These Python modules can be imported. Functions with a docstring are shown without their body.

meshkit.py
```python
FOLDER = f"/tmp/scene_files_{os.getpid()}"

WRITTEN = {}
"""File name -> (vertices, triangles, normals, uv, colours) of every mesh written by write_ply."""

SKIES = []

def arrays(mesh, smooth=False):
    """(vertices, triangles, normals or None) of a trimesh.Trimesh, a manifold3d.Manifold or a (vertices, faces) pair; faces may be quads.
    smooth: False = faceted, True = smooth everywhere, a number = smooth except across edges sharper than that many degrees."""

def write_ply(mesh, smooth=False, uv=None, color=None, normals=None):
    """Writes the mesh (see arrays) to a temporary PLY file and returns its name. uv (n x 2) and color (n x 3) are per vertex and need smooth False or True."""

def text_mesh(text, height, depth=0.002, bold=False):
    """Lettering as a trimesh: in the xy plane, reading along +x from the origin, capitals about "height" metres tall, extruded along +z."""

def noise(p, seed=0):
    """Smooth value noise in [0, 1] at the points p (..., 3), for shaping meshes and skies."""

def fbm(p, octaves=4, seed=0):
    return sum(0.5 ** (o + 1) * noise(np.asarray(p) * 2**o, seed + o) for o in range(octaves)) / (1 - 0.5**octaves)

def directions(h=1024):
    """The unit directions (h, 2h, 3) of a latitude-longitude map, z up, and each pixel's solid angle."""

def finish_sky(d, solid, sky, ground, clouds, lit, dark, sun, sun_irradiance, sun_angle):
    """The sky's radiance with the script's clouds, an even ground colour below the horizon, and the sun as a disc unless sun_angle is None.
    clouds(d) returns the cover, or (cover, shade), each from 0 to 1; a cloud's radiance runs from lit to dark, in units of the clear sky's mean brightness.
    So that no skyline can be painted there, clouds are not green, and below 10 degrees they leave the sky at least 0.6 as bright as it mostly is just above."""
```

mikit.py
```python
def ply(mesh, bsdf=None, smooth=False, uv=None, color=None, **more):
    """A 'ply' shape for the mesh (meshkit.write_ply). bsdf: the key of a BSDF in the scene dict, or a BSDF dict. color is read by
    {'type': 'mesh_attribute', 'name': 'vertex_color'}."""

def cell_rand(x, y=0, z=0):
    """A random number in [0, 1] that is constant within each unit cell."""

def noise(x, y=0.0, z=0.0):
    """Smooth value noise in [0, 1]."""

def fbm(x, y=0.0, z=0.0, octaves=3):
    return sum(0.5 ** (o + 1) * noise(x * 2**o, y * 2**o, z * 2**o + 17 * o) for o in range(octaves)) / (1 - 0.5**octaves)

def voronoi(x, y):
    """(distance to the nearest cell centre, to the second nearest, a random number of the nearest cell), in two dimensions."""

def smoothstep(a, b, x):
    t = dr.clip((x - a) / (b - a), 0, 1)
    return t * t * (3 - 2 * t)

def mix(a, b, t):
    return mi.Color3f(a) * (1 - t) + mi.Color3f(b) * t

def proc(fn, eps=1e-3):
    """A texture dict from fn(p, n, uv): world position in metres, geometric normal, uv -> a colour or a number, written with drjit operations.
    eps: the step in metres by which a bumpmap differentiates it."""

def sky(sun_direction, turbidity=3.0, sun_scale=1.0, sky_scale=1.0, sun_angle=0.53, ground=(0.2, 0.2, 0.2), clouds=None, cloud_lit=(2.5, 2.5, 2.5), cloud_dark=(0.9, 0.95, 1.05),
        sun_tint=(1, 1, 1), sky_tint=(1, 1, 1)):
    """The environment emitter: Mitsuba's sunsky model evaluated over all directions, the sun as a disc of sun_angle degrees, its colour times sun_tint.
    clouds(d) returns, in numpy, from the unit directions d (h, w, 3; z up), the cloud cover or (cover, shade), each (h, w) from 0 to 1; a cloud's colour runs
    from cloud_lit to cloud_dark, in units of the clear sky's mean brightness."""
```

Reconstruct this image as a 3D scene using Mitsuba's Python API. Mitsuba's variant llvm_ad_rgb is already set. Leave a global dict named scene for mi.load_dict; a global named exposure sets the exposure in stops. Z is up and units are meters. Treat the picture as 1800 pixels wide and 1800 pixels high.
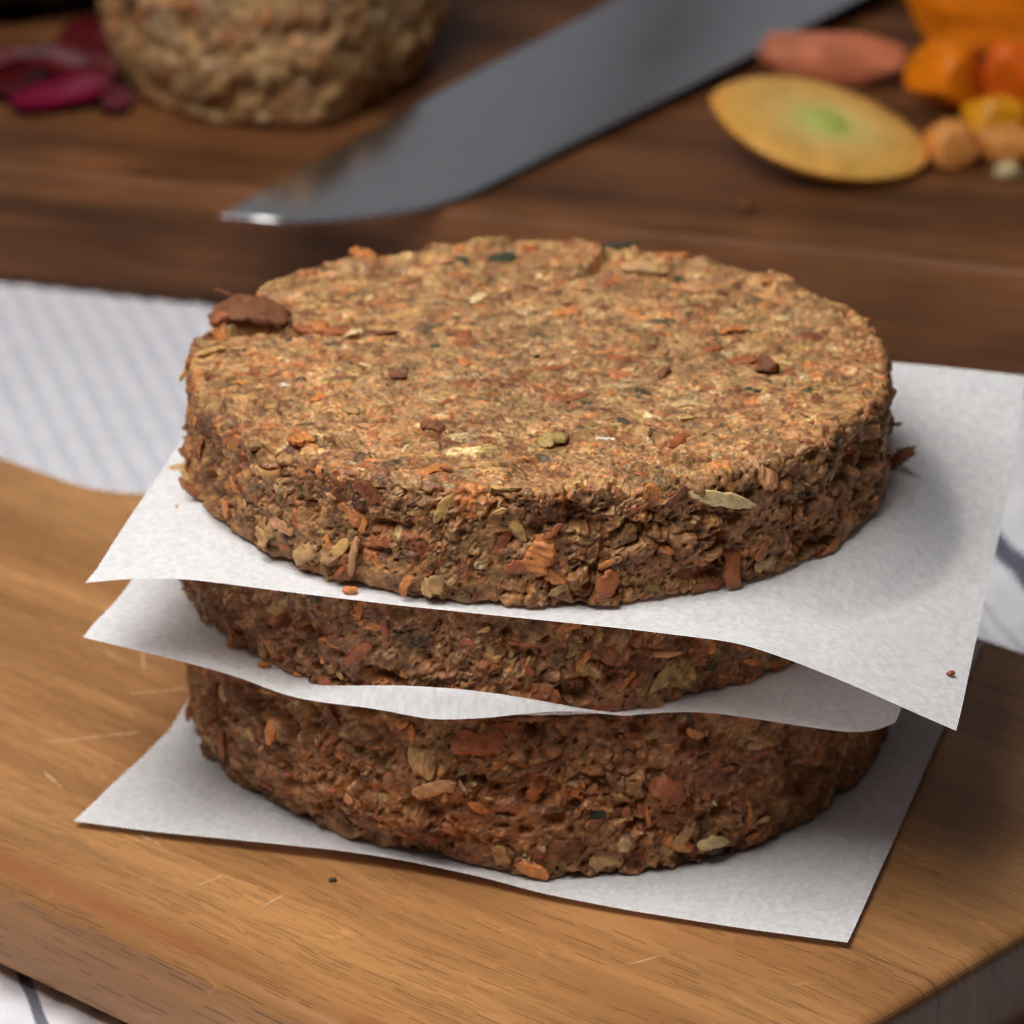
import math
import numpy as np, trimesh, drjit as dr, mitsuba as mi, mikit, meshkit
from scipy.spatial import cKDTree

T = mi.ScalarTransform4f
scene, labels = {}, {}
exposure = 0.0

# ---------------------------------------------------------------- camera
scene['camera'] = {
    'type': 'thinlens', 'fov': 12.467, 'fov_axis': 'x', 'near_clip': 0.05, 'far_clip': 50.0,
    'aperture_radius': 0.0027, 'focus_distance': 0.592,
    'to_world': T().look_at(origin=[-0.00359, -0.5993, 0.2853], target=[-0.00359, 0.0, 0.03359], up=[0, 0, 1]),
}

# ---------------------------------------------------------------- lamps: a softbox front left, a grey window far behind, a dim room
KEY_AZ, KEY_EL, KEY_D, KEY_SIZE, KEY_L = -38.0, 65.0, 0.46, 0.34, 7.8
ROOM = (0.024, 0.0235, 0.026)
WINDOW = (0.175, 0.175, 0.185)
ka, ke = math.radians(KEY_AZ), math.radians(KEY_EL)
aim = np.array([-0.045, 0.030, 0.03])
key_pos = KEY_D * np.array([math.sin(ka) * math.cos(ke), -math.cos(ka) * math.cos(ke), math.sin(ke)]) + aim
scene['softbox'] = {
    'type': 'rectangle', 'to_world': T().look_at(origin=key_pos.tolist(), target=aim.tolist(), up=[0, 0, 1]) @ T().scale([KEY_SIZE / 2, KEY_SIZE / 2, 1]),
    'emitter': {'type': 'area', 'radiance': {'type': 'rgb', 'value': [KEY_L, KEY_L * 0.98, KEY_L * 0.95]}},
}
labels['softbox'] = {'label': 'square studio softbox lamp to the left of the stack, outside the picture', 'category': 'lamp'}
scene['room_light'] = {'type': 'constant', 'radiance': {'type': 'rgb', 'value': list(ROOM)}}
scene['window__pane'] = {
    'type': 'rectangle', 'to_world': T().look_at(origin=[0.1, 2.4, 1.6], target=[0.1, 0.0, 1.6], up=[0, 0, 1]) @ T().scale([1.1, 1.35, 1]),
    'emitter': {'type': 'area', 'radiance': {'type': 'rgb', 'value': list(WINDOW)}},
}
scene['window__glazing_bar'] = {'type': 'cube', 'to_world': T().translate([0.39, 2.37, 1.6]) @ T().scale([0.020, 0.02, 1.35]), 'bsdf': {'type': 'diffuse', 'reflectance': {'type': 'rgb', 'value': [0.05, 0.05, 0.05]}}}
labels['window'] = {'label': 'overcast window far behind the boards, seen only as the grey shine on the knife', 'category': 'window'}

# ---------------------------------------------------------------- helpers
def rng(seed):
    return np.random.default_rng(seed)

def smooth01(a, b, x):
    t = np.clip((np.asarray(x, float) - a) / (b - a), 0, 1)
    return t * t * (3 - 2 * t)

def N3(p, scale, seed, octaves=1):
    q = np.asarray(p) / scale + 100.0
    return (meshkit.noise(q, seed) if octaves == 1 else meshkit.fbm(q, octaves, seed)) * 2 - 1

def key_for(name):
    if name not in scene and name not in labels:
        return name
    n = 1
    while f'{name}_{n:03d}' in scene or f'{name}_{n:03d}' in labels:
        n += 1
    return f'{name}_{n:03d}'

def tag(key, label=None, category=None, group=None, kind=None):
    labels[key] = {k: v for k, v in dict(label=label, category=category, group=group, kind=kind).items() if v}

COUNT = {}
def put(name, mesh, bsdf, parent=None, smooth=40, **more):
    full = f'{parent}__{name}' if parent else name
    n = COUNT.get(full, 0)
    COUNT[full] = n + 1
    key = full if n == 0 else f'{full}_{n:03d}'
    scene[key] = mikit.ply(mesh, bsdf, smooth=smooth, **more)
    return key

def principled(color, rough=0.5, spec=0.5, **more):
    if callable(color):
        color = mikit.proc(color)
    elif not isinstance(color, dict):
        color = {'type': 'rgb', 'value': list(color)}
    return {'type': 'principled', 'base_color': color, 'roughness': rough, 'specular': spec, **more}

def grid_faces(n, m):
    i, j = np.meshgrid(np.arange(n - 1), np.arange(m - 1), indexing='ij')
    a = i * m + j
    return np.vstack([np.stack([a, a + m, a + m + 1], -1).reshape(-1, 3), np.stack([a, a + m + 1, a + 1], -1).reshape(-1, 3)])

def frame(n):
    n = n / np.linalg.norm(n)
    t = np.cross([0, 0, 1.0], n) if abs(n[2]) < 0.9 else np.cross([0, 1.0, 0], n)
    t /= np.linalg.norm(t)
    return t, np.cross(n, t), n

# ---------------------------------------------------------------- materials: wood
BA = math.radians(-42.0)
BC, BS = math.cos(BA), math.sin(BA)
SCRATCHES = [(-0.0463, -0.0481, -0.0417, -0.0441), (-0.037, -0.0545, -0.0335, -0.049), (-0.060, 0.012, -0.046, 0.016), (-0.071, -0.004, -0.0555, 0.000),
             (-0.066, 0.030, -0.060, 0.024), (-0.055, -0.031, -0.050, -0.036), (-0.069, -0.012, -0.065, -0.0185), (-0.058, 0.034, -0.057, 0.020), (0.010, -0.0695, 0.016, -0.0665)]

def pale_wood(p, n, uv):
    s = p.x * BC + p.y * BS
    end = mikit.smoothstep(0.55, 0.9, n.x * BC + n.y * BS)
    t = -p.x * BS + p.y * BC + p.z * 0.8 * mikit.smoothstep(0.3, 0.6, n.x * BS - n.y * BC)
    tw = t + 0.0022 * mikit.noise(s * 28, t * 20, 3.0) + 0.0006 * mikit.noise(s * 110, t * 90, 9.0)
    broad = mikit.fbm(tw * 95, s * 5.0, 1.0, octaves=3)
    streak = mikit.fbm(tw * 900, s * 22.0, 5.0, octaves=2)
    big = mikit.fbm(p.x * 14, p.y * 14, 2.0, octaves=2)
    c = mikit.mix((0.50, 0.250, 0.092), (0.33, 0.148, 0.050), mikit.smoothstep(0.25, 0.80, broad))
    fig = mikit.fbm(t * 130, s * 45.0, 7.0, octaves=2)
    c = c * (0.84 + 0.32 * streak) * (0.80 + 0.40 * big) * (0.86 + 0.28 * fig)
    # glued stave to the right of the joint
    stave = mikit.smoothstep(0.0192, 0.0196, t + 0.0 * s)
    # pores: short dark dashes along the grain
    dark = mi.Float(0)
    for k, (lw, ll, amt) in enumerate(((0.00042, 0.0055, 0.30), (0.00060, 0.0095, 0.26))):
        row = dr.floor(tw / lw)
        q = s / ll + 7.3 * mikit.cell_rand(row, 11.0 + k, 0)
        cell = dr.floor(q)
        on = mikit.cell_rand(row, cell, 21.0 + k)
        u = q - cell
        v = tw / lw - row
        length = 0.35 + 0.6 * mikit.cell_rand(row, cell, 31.0 + k)
        m = mikit.smoothstep(0.0, 0.12, u) * (1 - mikit.smoothstep(length - 0.12, length, u)) * mikit.smoothstep(0.15, 0.45, v) * (1 - mikit.smoothstep(0.55, 0.85, v))
        zone = mikit.smoothstep(0.36, 0.70, mikit.fbm(t * 45, s * 11.0, 14.0 + 5.0 * k, octaves=2))
        dark = dr.maximum(dark, m * dr.select(on < (amt - 0.25) + 0.42 * zone, 1.0, 0.0) * (0.35 + 0.65 * mikit.cell_rand(row, cell, 41.0)))
    c = c * (1 - 0.42 * dark)
    # knife scratches, worn pale
    sc = mi.Float(0)
    for (x0, y0, x1, y1) in SCRATCHES:
        L = math.hypot(x1 - x0, y1 - y0)
        ux, uy = (x1 - x0) / L, (y1 - y0) / L
        a = (p.x - x0) * ux + (p.y - y0) * uy
        d = dr.abs(-(p.x - x0) * uy + (p.y - y0) * ux + 0.0004 * mikit.noise(a * 400, x0 * 1000, 2.0))
        m = (1 - mikit.smoothstep(0.00008, 0.00028, d)) * mikit.smoothstep(0.0, 0.003, a) * (1 - mikit.smoothstep(L - 0.002, L, a))
        sc = dr.maximum(sc, m * (0.25 + 0.75 * mikit.noise(a * 900, y0 * 1000, 4.0)))
    c = mikit.mix(c, (0.62, 0.47, 0.30), sc * 0.85)
    # fine random hair scratches
    hs = dr.abs(mikit.noise(s * 40 + t * 260, t * 60 - s * 20, 8.0) - 0.5)
    c = c * (1 + 0.22 * (1 - mikit.smoothstep(0.0, 0.012, hs)))
    rim = (1 - mikit.smoothstep(0.0012, 0.0030, dr.abs(t + 0.0782))) * mikit.smoothstep(0.25, 0.6, mikit.fbm(s * 60, 1.0, 2.0, octaves=2))
    c = mikit.mix(c, (0.30, 0.10, 0.03), 0.55 * rim)
    eg = mikit.fbm(t * 1300, p.z * 1300, s * 300, octaves=2)
    c = mikit.mix(c, mi.Color3f(0.040, 0.017, 0.008) * (0.5 + eg), 0.85 * end)  # dark end grain, deepened to near black to paint in the end face's shade
    joint = 1 - mikit.smoothstep(0.0001, 0.0004, dr.abs(t + 0.0213 + 0.0004 * mikit.noise(s * 200, 1.0, 1.0)))
    c = c * (1 - 0.28 * joint * mikit.smoothstep(0.05, 0.075, s))
    return c

def pale_wood_bump(p, n, uv):
    s = p.x * BC + p.y * BS
    t = -p.x * BS + p.y * BC
    return 0.00006 * mikit.fbm(t * 1600, s * 45.0, 5.0, octaves=2) + 0.00005 * mikit.fbm(p.x * 2500, p.y * 2500, p.z * 2500, octaves=1)

DA = math.radians(-17.5)
DC, DS = math.cos(DA), math.sin(DA)
def dark_wood(p, n, uv):
    s = p.x * DC + p.y * DS
    t = -p.x * DS + p.y * DC
    w = t * 0.75 + p.z * 1.0
    ww = w + 0.004 * mikit.noise(s * 18, w * 30, 3.0)
    broad = mikit.fbm(ww * 110, s * 7.0, 1.0, octaves=3)
    streak = mikit.fbm(ww * 420, s * 14.0, 5.0, octaves=3)
    knot = mikit.smoothstep(0.56, 0.74, mikit.fbm(ww * 160, s * 16.0, 25.0, octaves=2))
    c = mikit.mix((0.215, 0.082, 0.029), (0.110, 0.041, 0.015), mikit.smoothstep(0.10, 0.95, broad))
    blot = mikit.fbm(s * 55, w * 80, 4.0, octaves=3)
    fine = mikit.fbm(ww * 1500, s * 60.0, 8.0, octaves=2)
    return c * (0.68 + 0.45 * streak) * (0.65 + 0.7 * fine) * (0.60 + 0.8 * blot) * (1 - 0.4 * knot)

def dark_wood_bump(p, n, uv):
    s = p.x * DC + p.y * DS
    t = -p.x * DS + p.y * DC
    return 0.0005 * mikit.fbm((t + p.z) * 300, s * 14.0, 5.0, octaves=2)

scene['pale_wood'] = {'type': 'bumpmap', 'arbitrary': mikit.proc(pale_wood_bump, eps=2e-4), 'scale': 1.0, 'bsdf': principled(pale_wood, 0.45, 0.32)}
scene['dark_wood'] = {'type': 'bumpmap', 'arbitrary': mikit.proc(dark_wood_bump, eps=5e-4), 'scale': 1.0, 'bsdf': principled(dark_wood, 0.55, 0.25)}
scene['table_wood'] = principled((0.05, 0.03, 0.02), 0.5, 0.4)

# ---------------------------------------------------------------- materials: towel, paper
STRIPE = math.atan2(-1.0, 0.27)
def towel_color(p, n, uv):
    q = p.x * 0.965 + p.y * 0.26 + 0.0006 * (mikit.noise(p.x * 40, p.y * 40, 1.0) - 0.5)
    r = -p.x * 0.26 + p.y * 0.965
    c = mi.Color3f(0.80, 0.79, 0.84) * (0.93 + 0.10 * mikit.fbm(p.x * 300, p.y * 300, 3.0, octaves=2))
    # fine grey-blue pinstripes
    k = (q + 0.0433) / 0.0047
    f = dr.abs(k - dr.round(k)) * 0.0047
    m = (1 - mikit.smoothstep(0.0003, 0.0011, f)) * (0.55 + 0.5 * mikit.noise(q * 150, r * 90, 6.0))
    m = m * dr.select((q > -0.066) & (q < 0.092), 1.0, 0.0)
    c = mikit.mix(c, (0.42, 0.44, 0.55), 0.45 * m)
    # broad dark stripes
    for q0, hw, am in ((-0.0772, 0.0008, 0.85), (0.1024, 0.0023, 0.9), (0.0918, 0.0004, 0.35), (-0.1000, 0.0023, 0.9), (-0.0895, 0.0004, 0.35)):
        d = dr.abs(q - q0)
        c = mikit.mix(c, (0.05, 0.06, 0.10), am * (1 - mikit.smoothstep(hw * 0.7, hw * 1.3, d)))
    return c

def towel_bump(p, n, uv):
    q = (p.x * 0.965 + p.y * 0.26) * 2600
    r = (-p.x * 0.26 + p.y * 0.965) * 2600
    return 0.00006 * (dr.sin(q) * dr.sin(r))

scene['towel_cloth'] = {'type': 'twosided', 'bsdf': {'type': 'bumpmap', 'arbitrary': mikit.proc(towel_bump, eps=1e-4), 'scale': 1.0, 'bsdf': principled(towel_color, 0.85, 0.2, sheen=0.3)}}

def paper_color(p, n, uv):
    m = mikit.fbm(uv.x * 1500, uv.y * 1500, 1.0, octaves=3)
    b = mikit.fbm(uv.x * 130, uv.y * 130, 4.0, octaves=2)
    fib = mikit.fbm(uv.x * 2600 + uv.y * 400, uv.y * 900 - uv.x * 200, 8.0, octaves=2)
    return mi.Color3f(0.80, 0.795, 0.80) * (0.78 + 0.26 * m + 0.05 * b + 0.12 * fib)

def paper_bump(p, n, uv):
    return 0.00003 * mikit.fbm(uv.x * 300, uv.y * 480, 1.0, octaves=1) + 0.00007 * mikit.fbm(uv.x * 900, uv.y * 1500, 6.0, octaves=2)

scene['parchment'] = {'type': 'bumpmap', 'arbitrary': mikit.proc(paper_bump, eps=1.5e-4), 'scale': 1.0,
                      'bsdf': {'type': 'principledthin', 'base_color': mikit.proc(paper_color), 'roughness': 0.55, 'diff_trans': 0.3, 'spec_trans': 0.0, 'eta': 1.3}}

# ---------------------------------------------------------------- materials: food
scene['patty_crumb'] = principled({'type': 'mesh_attribute', 'name': 'vertex_color'}, 0.50, 0.38)
PALETTE = {
    'orange': (0.60, 0.215, 0.060), 'rust': (0.36, 0.110, 0.040), 'salmon': (0.56, 0.27, 0.12), 'straw': (0.56, 0.33, 0.11), 'pale': (0.74, 0.53, 0.25),
    'tan': (0.50, 0.285, 0.115), 'brown': (0.20, 0.078, 0.036), 'olive': (0.40, 0.27, 0.09), 'white': (0.78, 0.66, 0.50), 'herb': (0.045, 0.048, 0.028),
}
def flake_color(base):
    def fn(p, n, uv):
        g = mikit.fbm(uv.x * 1.2, uv.y * 14.0, p.x * 180.0, octaves=3)
        v = mikit.fbm(p.x * 1100, p.y * 1100, p.z * 1100, octaves=3)
        return mi.Color3f(*base) * (0.22 + 0.75 * g + 0.72 * v)
    return fn
for name, c in PALETTE.items():
    scene[f'food_{name}'] = principled(flake_color(c), 0.62 if name == 'brown' else 0.45, 0.25 if name == 'brown' else 0.42)

# ================================================================ SETTING
def slab(outline, z0, z1, profile):
    """outline: closed dense polyline (ccw); profile: list of (inset, z) from the bottom ring to the top ring."""
    o = np.asarray(outline, float)
    d = np.roll(o, -1, 0) - np.roll(o, 1, 0)
    nrm = np.stack([d[:, 1], -d[:, 0]], 1)
    nrm /= np.linalg.norm(nrm, axis=1, keepdims=True)
    n, v, f = len(o), [], []
    for inset, z in profile:
        v.append(np.column_stack([o - nrm * inset, np.full(n, z)]))
    i = np.arange(n)
    for k in range(len(profile) - 1):
        a, b = k * n + i, k * n + (i + 1) % n
        f += [np.stack([a, b, b + n], 1), np.stack([a, b + n, a + n], 1)]
    from shapely.geometry import Polygon
    for k, flip in ((0, True), (len(profile) - 1, False)):
        ring = v[k]
        c = ring.mean(0)
        v2, f2 = trimesh.creation.triangulate_polygon(Polygon(ring[:, :2]), engine='earcut')
        at = sum(len(x) for x in v)
        v.append(np.column_stack([v2, np.full(len(v2), ring[0, 2])]))
        a, b, cc = v2[f2[:, 0]], v2[f2[:, 1]], v2[f2[:, 2]]
        area = (b[:, 0] - a[:, 0]) * (cc[:, 1] - a[:, 1]) - (b[:, 1] - a[:, 1]) * (cc[:, 0] - a[:, 0])
        f2 = np.where((area > 0)[:, None], f2, f2[:, ::-1])
        f.append((f2[:, ::-1] if flip else f2) + at)
    m = trimesh.Trimesh(np.vstack(v), np.vstack(f), process=False)
    m.merge_vertices(digits_vertex=7)
    return m

def resample(pts, step):
    p = np.vstack([pts, pts[:1]])
    s = np.r_[0, np.cumsum(np.linalg.norm(np.diff(p, axis=0), axis=1))]
    n = int(s[-1] / step)
    u = np.linspace(0, s[-1], n, endpoint=False)
    return np.column_stack([np.interp(u, s, p[:, k]) for k in (0, 1)])

def round_poly(pts, r, step=0.0012):
    from shapely.geometry import Polygon
    g = Polygon(pts).buffer(-r, quad_segs=12).buffer(2 * r, quad_segs=12).buffer(-r, quad_segs=12)
    c = np.array(g.exterior.coords)[:-1]
    if not g.exterior.is_ccw:
        c = c[::-1]
    return resample(c, step)

def chamfer(z0, z1, r, under, n=6, belly=0.0):
    """profile of an edge rounded by r at the top and cut back by `under` at the bottom"""
    prof = [(under, z0), (under * 0.45, z0 + 0.0022), (belly, z0 + (z1 - z0) * 0.42), (belly, z1 - r)]
    for k in range(1, n + 1):
        a = k / n * math.pi / 2
        prof.append((r * (1 - math.cos(a)) + belly * math.cos(a), z1 - r + r * math.sin(a)))
    return prof

# table and towel
v = np.array([[x, y, -0.0215] for x in np.linspace(-1.2, 1.2, 3) for y in np.linspace(-1.0, 1.6, 3)])
put('table', (v, grid_faces(3, 3)), 'table_wood')
tag('table', kind='structure')
gx, gy = np.meshgrid(np.linspace(-0.34, 0.36, 240), np.linspace(-0.28, 0.50, 260), indexing='ij')
P = np.stack([gx, gy, gx * 0], -1)
gz = -0.0186 + 0.0006 * N3(P, 0.05, 3) + 0.0003 * N3(P, 0.015, 4)
q = gx * 0.965 + gy * 0.26
gz = np.minimum(gz + 0.00038 * np.cos((q + 0.0433) / 0.0047 * 2 * np.pi), -0.0180)
put('tea_towel', (np.stack([gx, gy, gz], -1).reshape(-1, 3), grid_faces(240, 260)), 'towel_cloth', smooth=True)
tag('tea_towel', 'white tea towel with thin grey and dark blue stripes lying under both boards', 'towel')

# pale paddle board (axis s along the grain, t across)
def shoulder(x):
    return 0.0225 + (0.071 - 0.0225) * smooth01(-0.118, -0.052, x)
s_up = np.linspace(0.0875, -0.052, 30)
pts = [(x, 0.0692) for x in s_up] + [(x, -0.002 + shoulder(x)) for x in np.linspace(-0.053, -0.118, 30)] + [(-0.20, 0.0195), (-0.225, 0.010), (-0.225, -0.014), (-0.20, -0.0245)]
pts += [(x, -0.002 - shoulder(x) - 0.008 * smooth01(-0.118, -0.052, x)) for x in np.linspace(-0.118, -0.053, 30)] + [(x, -0.081) for x in s_up[::-1]]
pts = np.array(pts)[::1]
xy = np.column_stack([pts[:, 0] * BC - pts[:, 1] * BS, pts[:, 0] * BS + pts[:, 1] * BC])
board_out = round_poly(xy, 0.008)
put('cutting_board', slab(board_out, -0.0178, 0.0, chamfer(-0.0178, 0.0, 0.0024, 0.0060, 8)), 'pale_wood', smooth=35)
tag('cutting_board', 'pale beech paddle board with knife scratches under the patty stack', 'cutting board')

# dark board behind
e1, e2 = np.array([DC, DS]), np.array([-DS, DC])
o = np.array([-0.0994, 0.2322])
pts = np.array([o - 0.16 * e1, o + 0.34 * e1, o + 0.34 * e1 + 0.26 * e2, o - 0.16 * e1 + 0.26 * e2])
dark_out = round_poly(pts, 0.010, 0.004)
m = slab(dark_out, -0.0178, 0.007, chamfer(-0.0178, 0.007, 0.0020, 0.003, 6))
v = np.array(m.vertices)
v[:, 2] += np.where(v[:, 2] > -0.01, 0.0004 * N3(v, 0.012, 81) + 0.0004 * N3(v, 0.03, 82), 0)
v[:, 1] += 0.0007 * N3(v * [1, 0.2, 1], 0.014, 83)
put('chopping_board', (v, np.array(m.faces)), 'dark_wood', smooth=35)
tag('chopping_board', 'dark brown wooden chopping board behind the stack, carrying the knife', 'cutting board')

# ================================================================ PARCHMENT
def sheet(name, front, D, C, z0, left=(), right_z=(), hump=(), centre=(0, 0), R=0.0485, n=(170, 150), seed=0):
    f = np.array(front, float)
    s = np.r_[0, np.cumsum(np.linalg.norm(np.diff(f[:, :2], axis=0), axis=1))]
    s /= s[-1]
    a = np.linspace(0, 1, n[0])
    b = np.linspace(0, 1, n[1]) ** 1.25
    k = np.array([0.25, 0.5, 0.25])
    F = np.column_stack([np.interp(a, s, f[:, i]) for i in range(3)])
    for _ in range(20):
        F[1:-1] = 0.25 * F[:-2] + 0.5 * F[1:-1] + 0.25 * F[2:]
    K = np.outer(1 - a, D) + np.outer(a, C)
    A, B = np.meshgrid(a, b, indexing='ij')
    x = F[:, 0][:, None] * (1 - B) + K[:, 0][:, None] * B
    y = F[:, 1][:, None] * (1 - B) + K[:, 1][:, None] * B
    if len(left):
        l = np.array(left)
        x += np.interp(B, l[:, 0], l[:, 1]) * (1 - A) ** 5
    r = np.hypot(x - centre[0], y - centre[1])
    out = np.maximum(r - R, 0)
    w = smooth01(0, 0.011, out)
    dF = (F[:, 2] - z0)[:, None]
    near = np.maximum(out[:, :1], 0.0004)          # how far the front edge lies beyond the patty
    wf = np.clip(out / near, 0, 1) ** 1.4 * (1 - smooth01(0.0, 0.55, B)) 
    z = z0 + dF * wf
    if len(right_z):
        q = np.array(right_z)
        z += w * np.interp(B, q[:, 0], q[:, 1]) * A ** 3 * (1 - (1 - B) ** 4)
    for (a0, a1, h, reach) in hump:
        ha = np.clip(1 - ((A - (a0 + a1) / 2) / ((a1 - a0) / 2)) ** 2, 0, 1) ** 1.3
        z += h * ha * np.exp(-((out - reach) / reach) ** 2) * smooth01(0.0, reach * 0.6, out) * (B < 0.5)
    p = np.stack([x, y, z], -1)
    z += w * (0.00022 * N3(p, 0.012, seed) + 0.0005 * N3(p, 0.035, seed + 1)) * smooth01(0, 0.06, B)
    put(name, (np.stack([x, y, z], -1).reshape(-1, 3), grid_faces(*n)), 'parchment', smooth=True, uv=np.stack([A * 0.11, B * 0.105], -1).reshape(-1, 2))

fr = [(-0.0629, -0.0306, 0.0011), (-0.0530, -0.0336, 0.0011), (-0.0418, -0.0368, 0.0015), (-0.0264, -0.0412, 0.0020), (-0.0180, -0.0440, 0.0020), (-0.0074, -0.0482, 0.0016), (0.0002, -0.0520, 0.0012), (0.0110, -0.0562, 0.0010), (0.0258, -0.0613, 0.0010), (0.0395, -0.0655, 0.0011)]
sheet('parchment_sheet', fr, (-0.0395, 0.066), (0.066, 0.030), 0.0006, left=[(0, 0), (.10, .0012), (.2, .003), (.3, .004), (.45, .0032), (.7, .001), (1, 0)], R=0.0440, seed=51)
tag('parchment_sheet', 'lowest parchment sheet, lying on the board under the bottom patty', 'parchment paper')
fr = [(-0.0609, -0.0287, 0.0275), (-0.0465, -0.0347, 0.0265), (-0.0396, -0.0377, 0.0258), (-0.0334, -0.0425, 0.0254), (-0.0258, -0.0461, 0.0252), (-0.0183, -0.0495, 0.0252), (-0.0139, -0.0512, 0.0252), (-0.0065, -0.0519, 0.0252),
      (0.0001, -0.0514, 0.0252), (0.0060, -0.0500, 0.0252), (0.0112, -0.0487, 0.0254), (0.0171, -0.0484, 0.0258), (0.0223, -0.0481, 0.0256), (0.0332, -0.0508, 0.0250), (0.0405, -0.0525, 0.0246), (0.0438, -0.0518, 0.0246), (0.0462, -0.0490, 0.0246)]
sheet('parchment_sheet', fr, (-0.0420, 0.065), (0.067, 0.040), 0.0250, right_z=[(0, 0), (.3, -.001), (1, -.002)], hump=[(0.27, 0.68, 0.0042, 0.0021)], centre=(-0.0008, 0), R=0.0478, seed=61)
tag('parchment_sheet_001', 'middle parchment sheet with a wavy front edge between the two lower patties', 'parchment paper')
A0, B0 = np.array([-0.0595, -0.0369]), np.array([0.0524, -0.0651])
fr = [(*(A0 + t * (B0 - A0)), z) for t, z in ((0, .039), (.048, .0402), (.122, .0411), (.236, .0407), (.369, .0404), (.5, .0404), (.629, .0404), (.757, .0401), (.821, .0382), (.885, .0358), (.949, .0331), (1, .031))]
sheet('parchment_sheet', fr, (-0.0415, 0.062), (0.0712, 0.0368), 0.0402, left=[(0, 0), (.3, .001), (.6, .001), (1, 0)], right_z=[(0, -.0095), (.3, -.009), (.6, -.0082), (.85, -.006), (1, -.001)], seed=71)
tag('parchment_sheet_002', 'topmost parchment sheet under the top patty, its right corner drooping', 'parchment paper')

# ================================================================ PATTIES
def stitch(na, nb, oa, ob):
    """triangles between ring a (outer in the walk, na points from index oa) and ring b (nb points from ob)"""
    ta, tb = (np.arange(na) + 0.5) / na, (np.arange(nb) + 0.5) / nb
    ja = np.arange(na)
    ka = np.searchsorted(tb, ta)
    kb = np.arange(nb)
    jb = np.searchsorted(ta, tb, side='right')
    f1 = np.stack([oa + ja, oa + (ja + 1) % na, ob + ka % nb], 1)
    f2 = np.stack([ob + kb, oa + jb % na, ob + (kb + 1) % nb], 1)
    return np.vstack([f1, f2])

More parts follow.
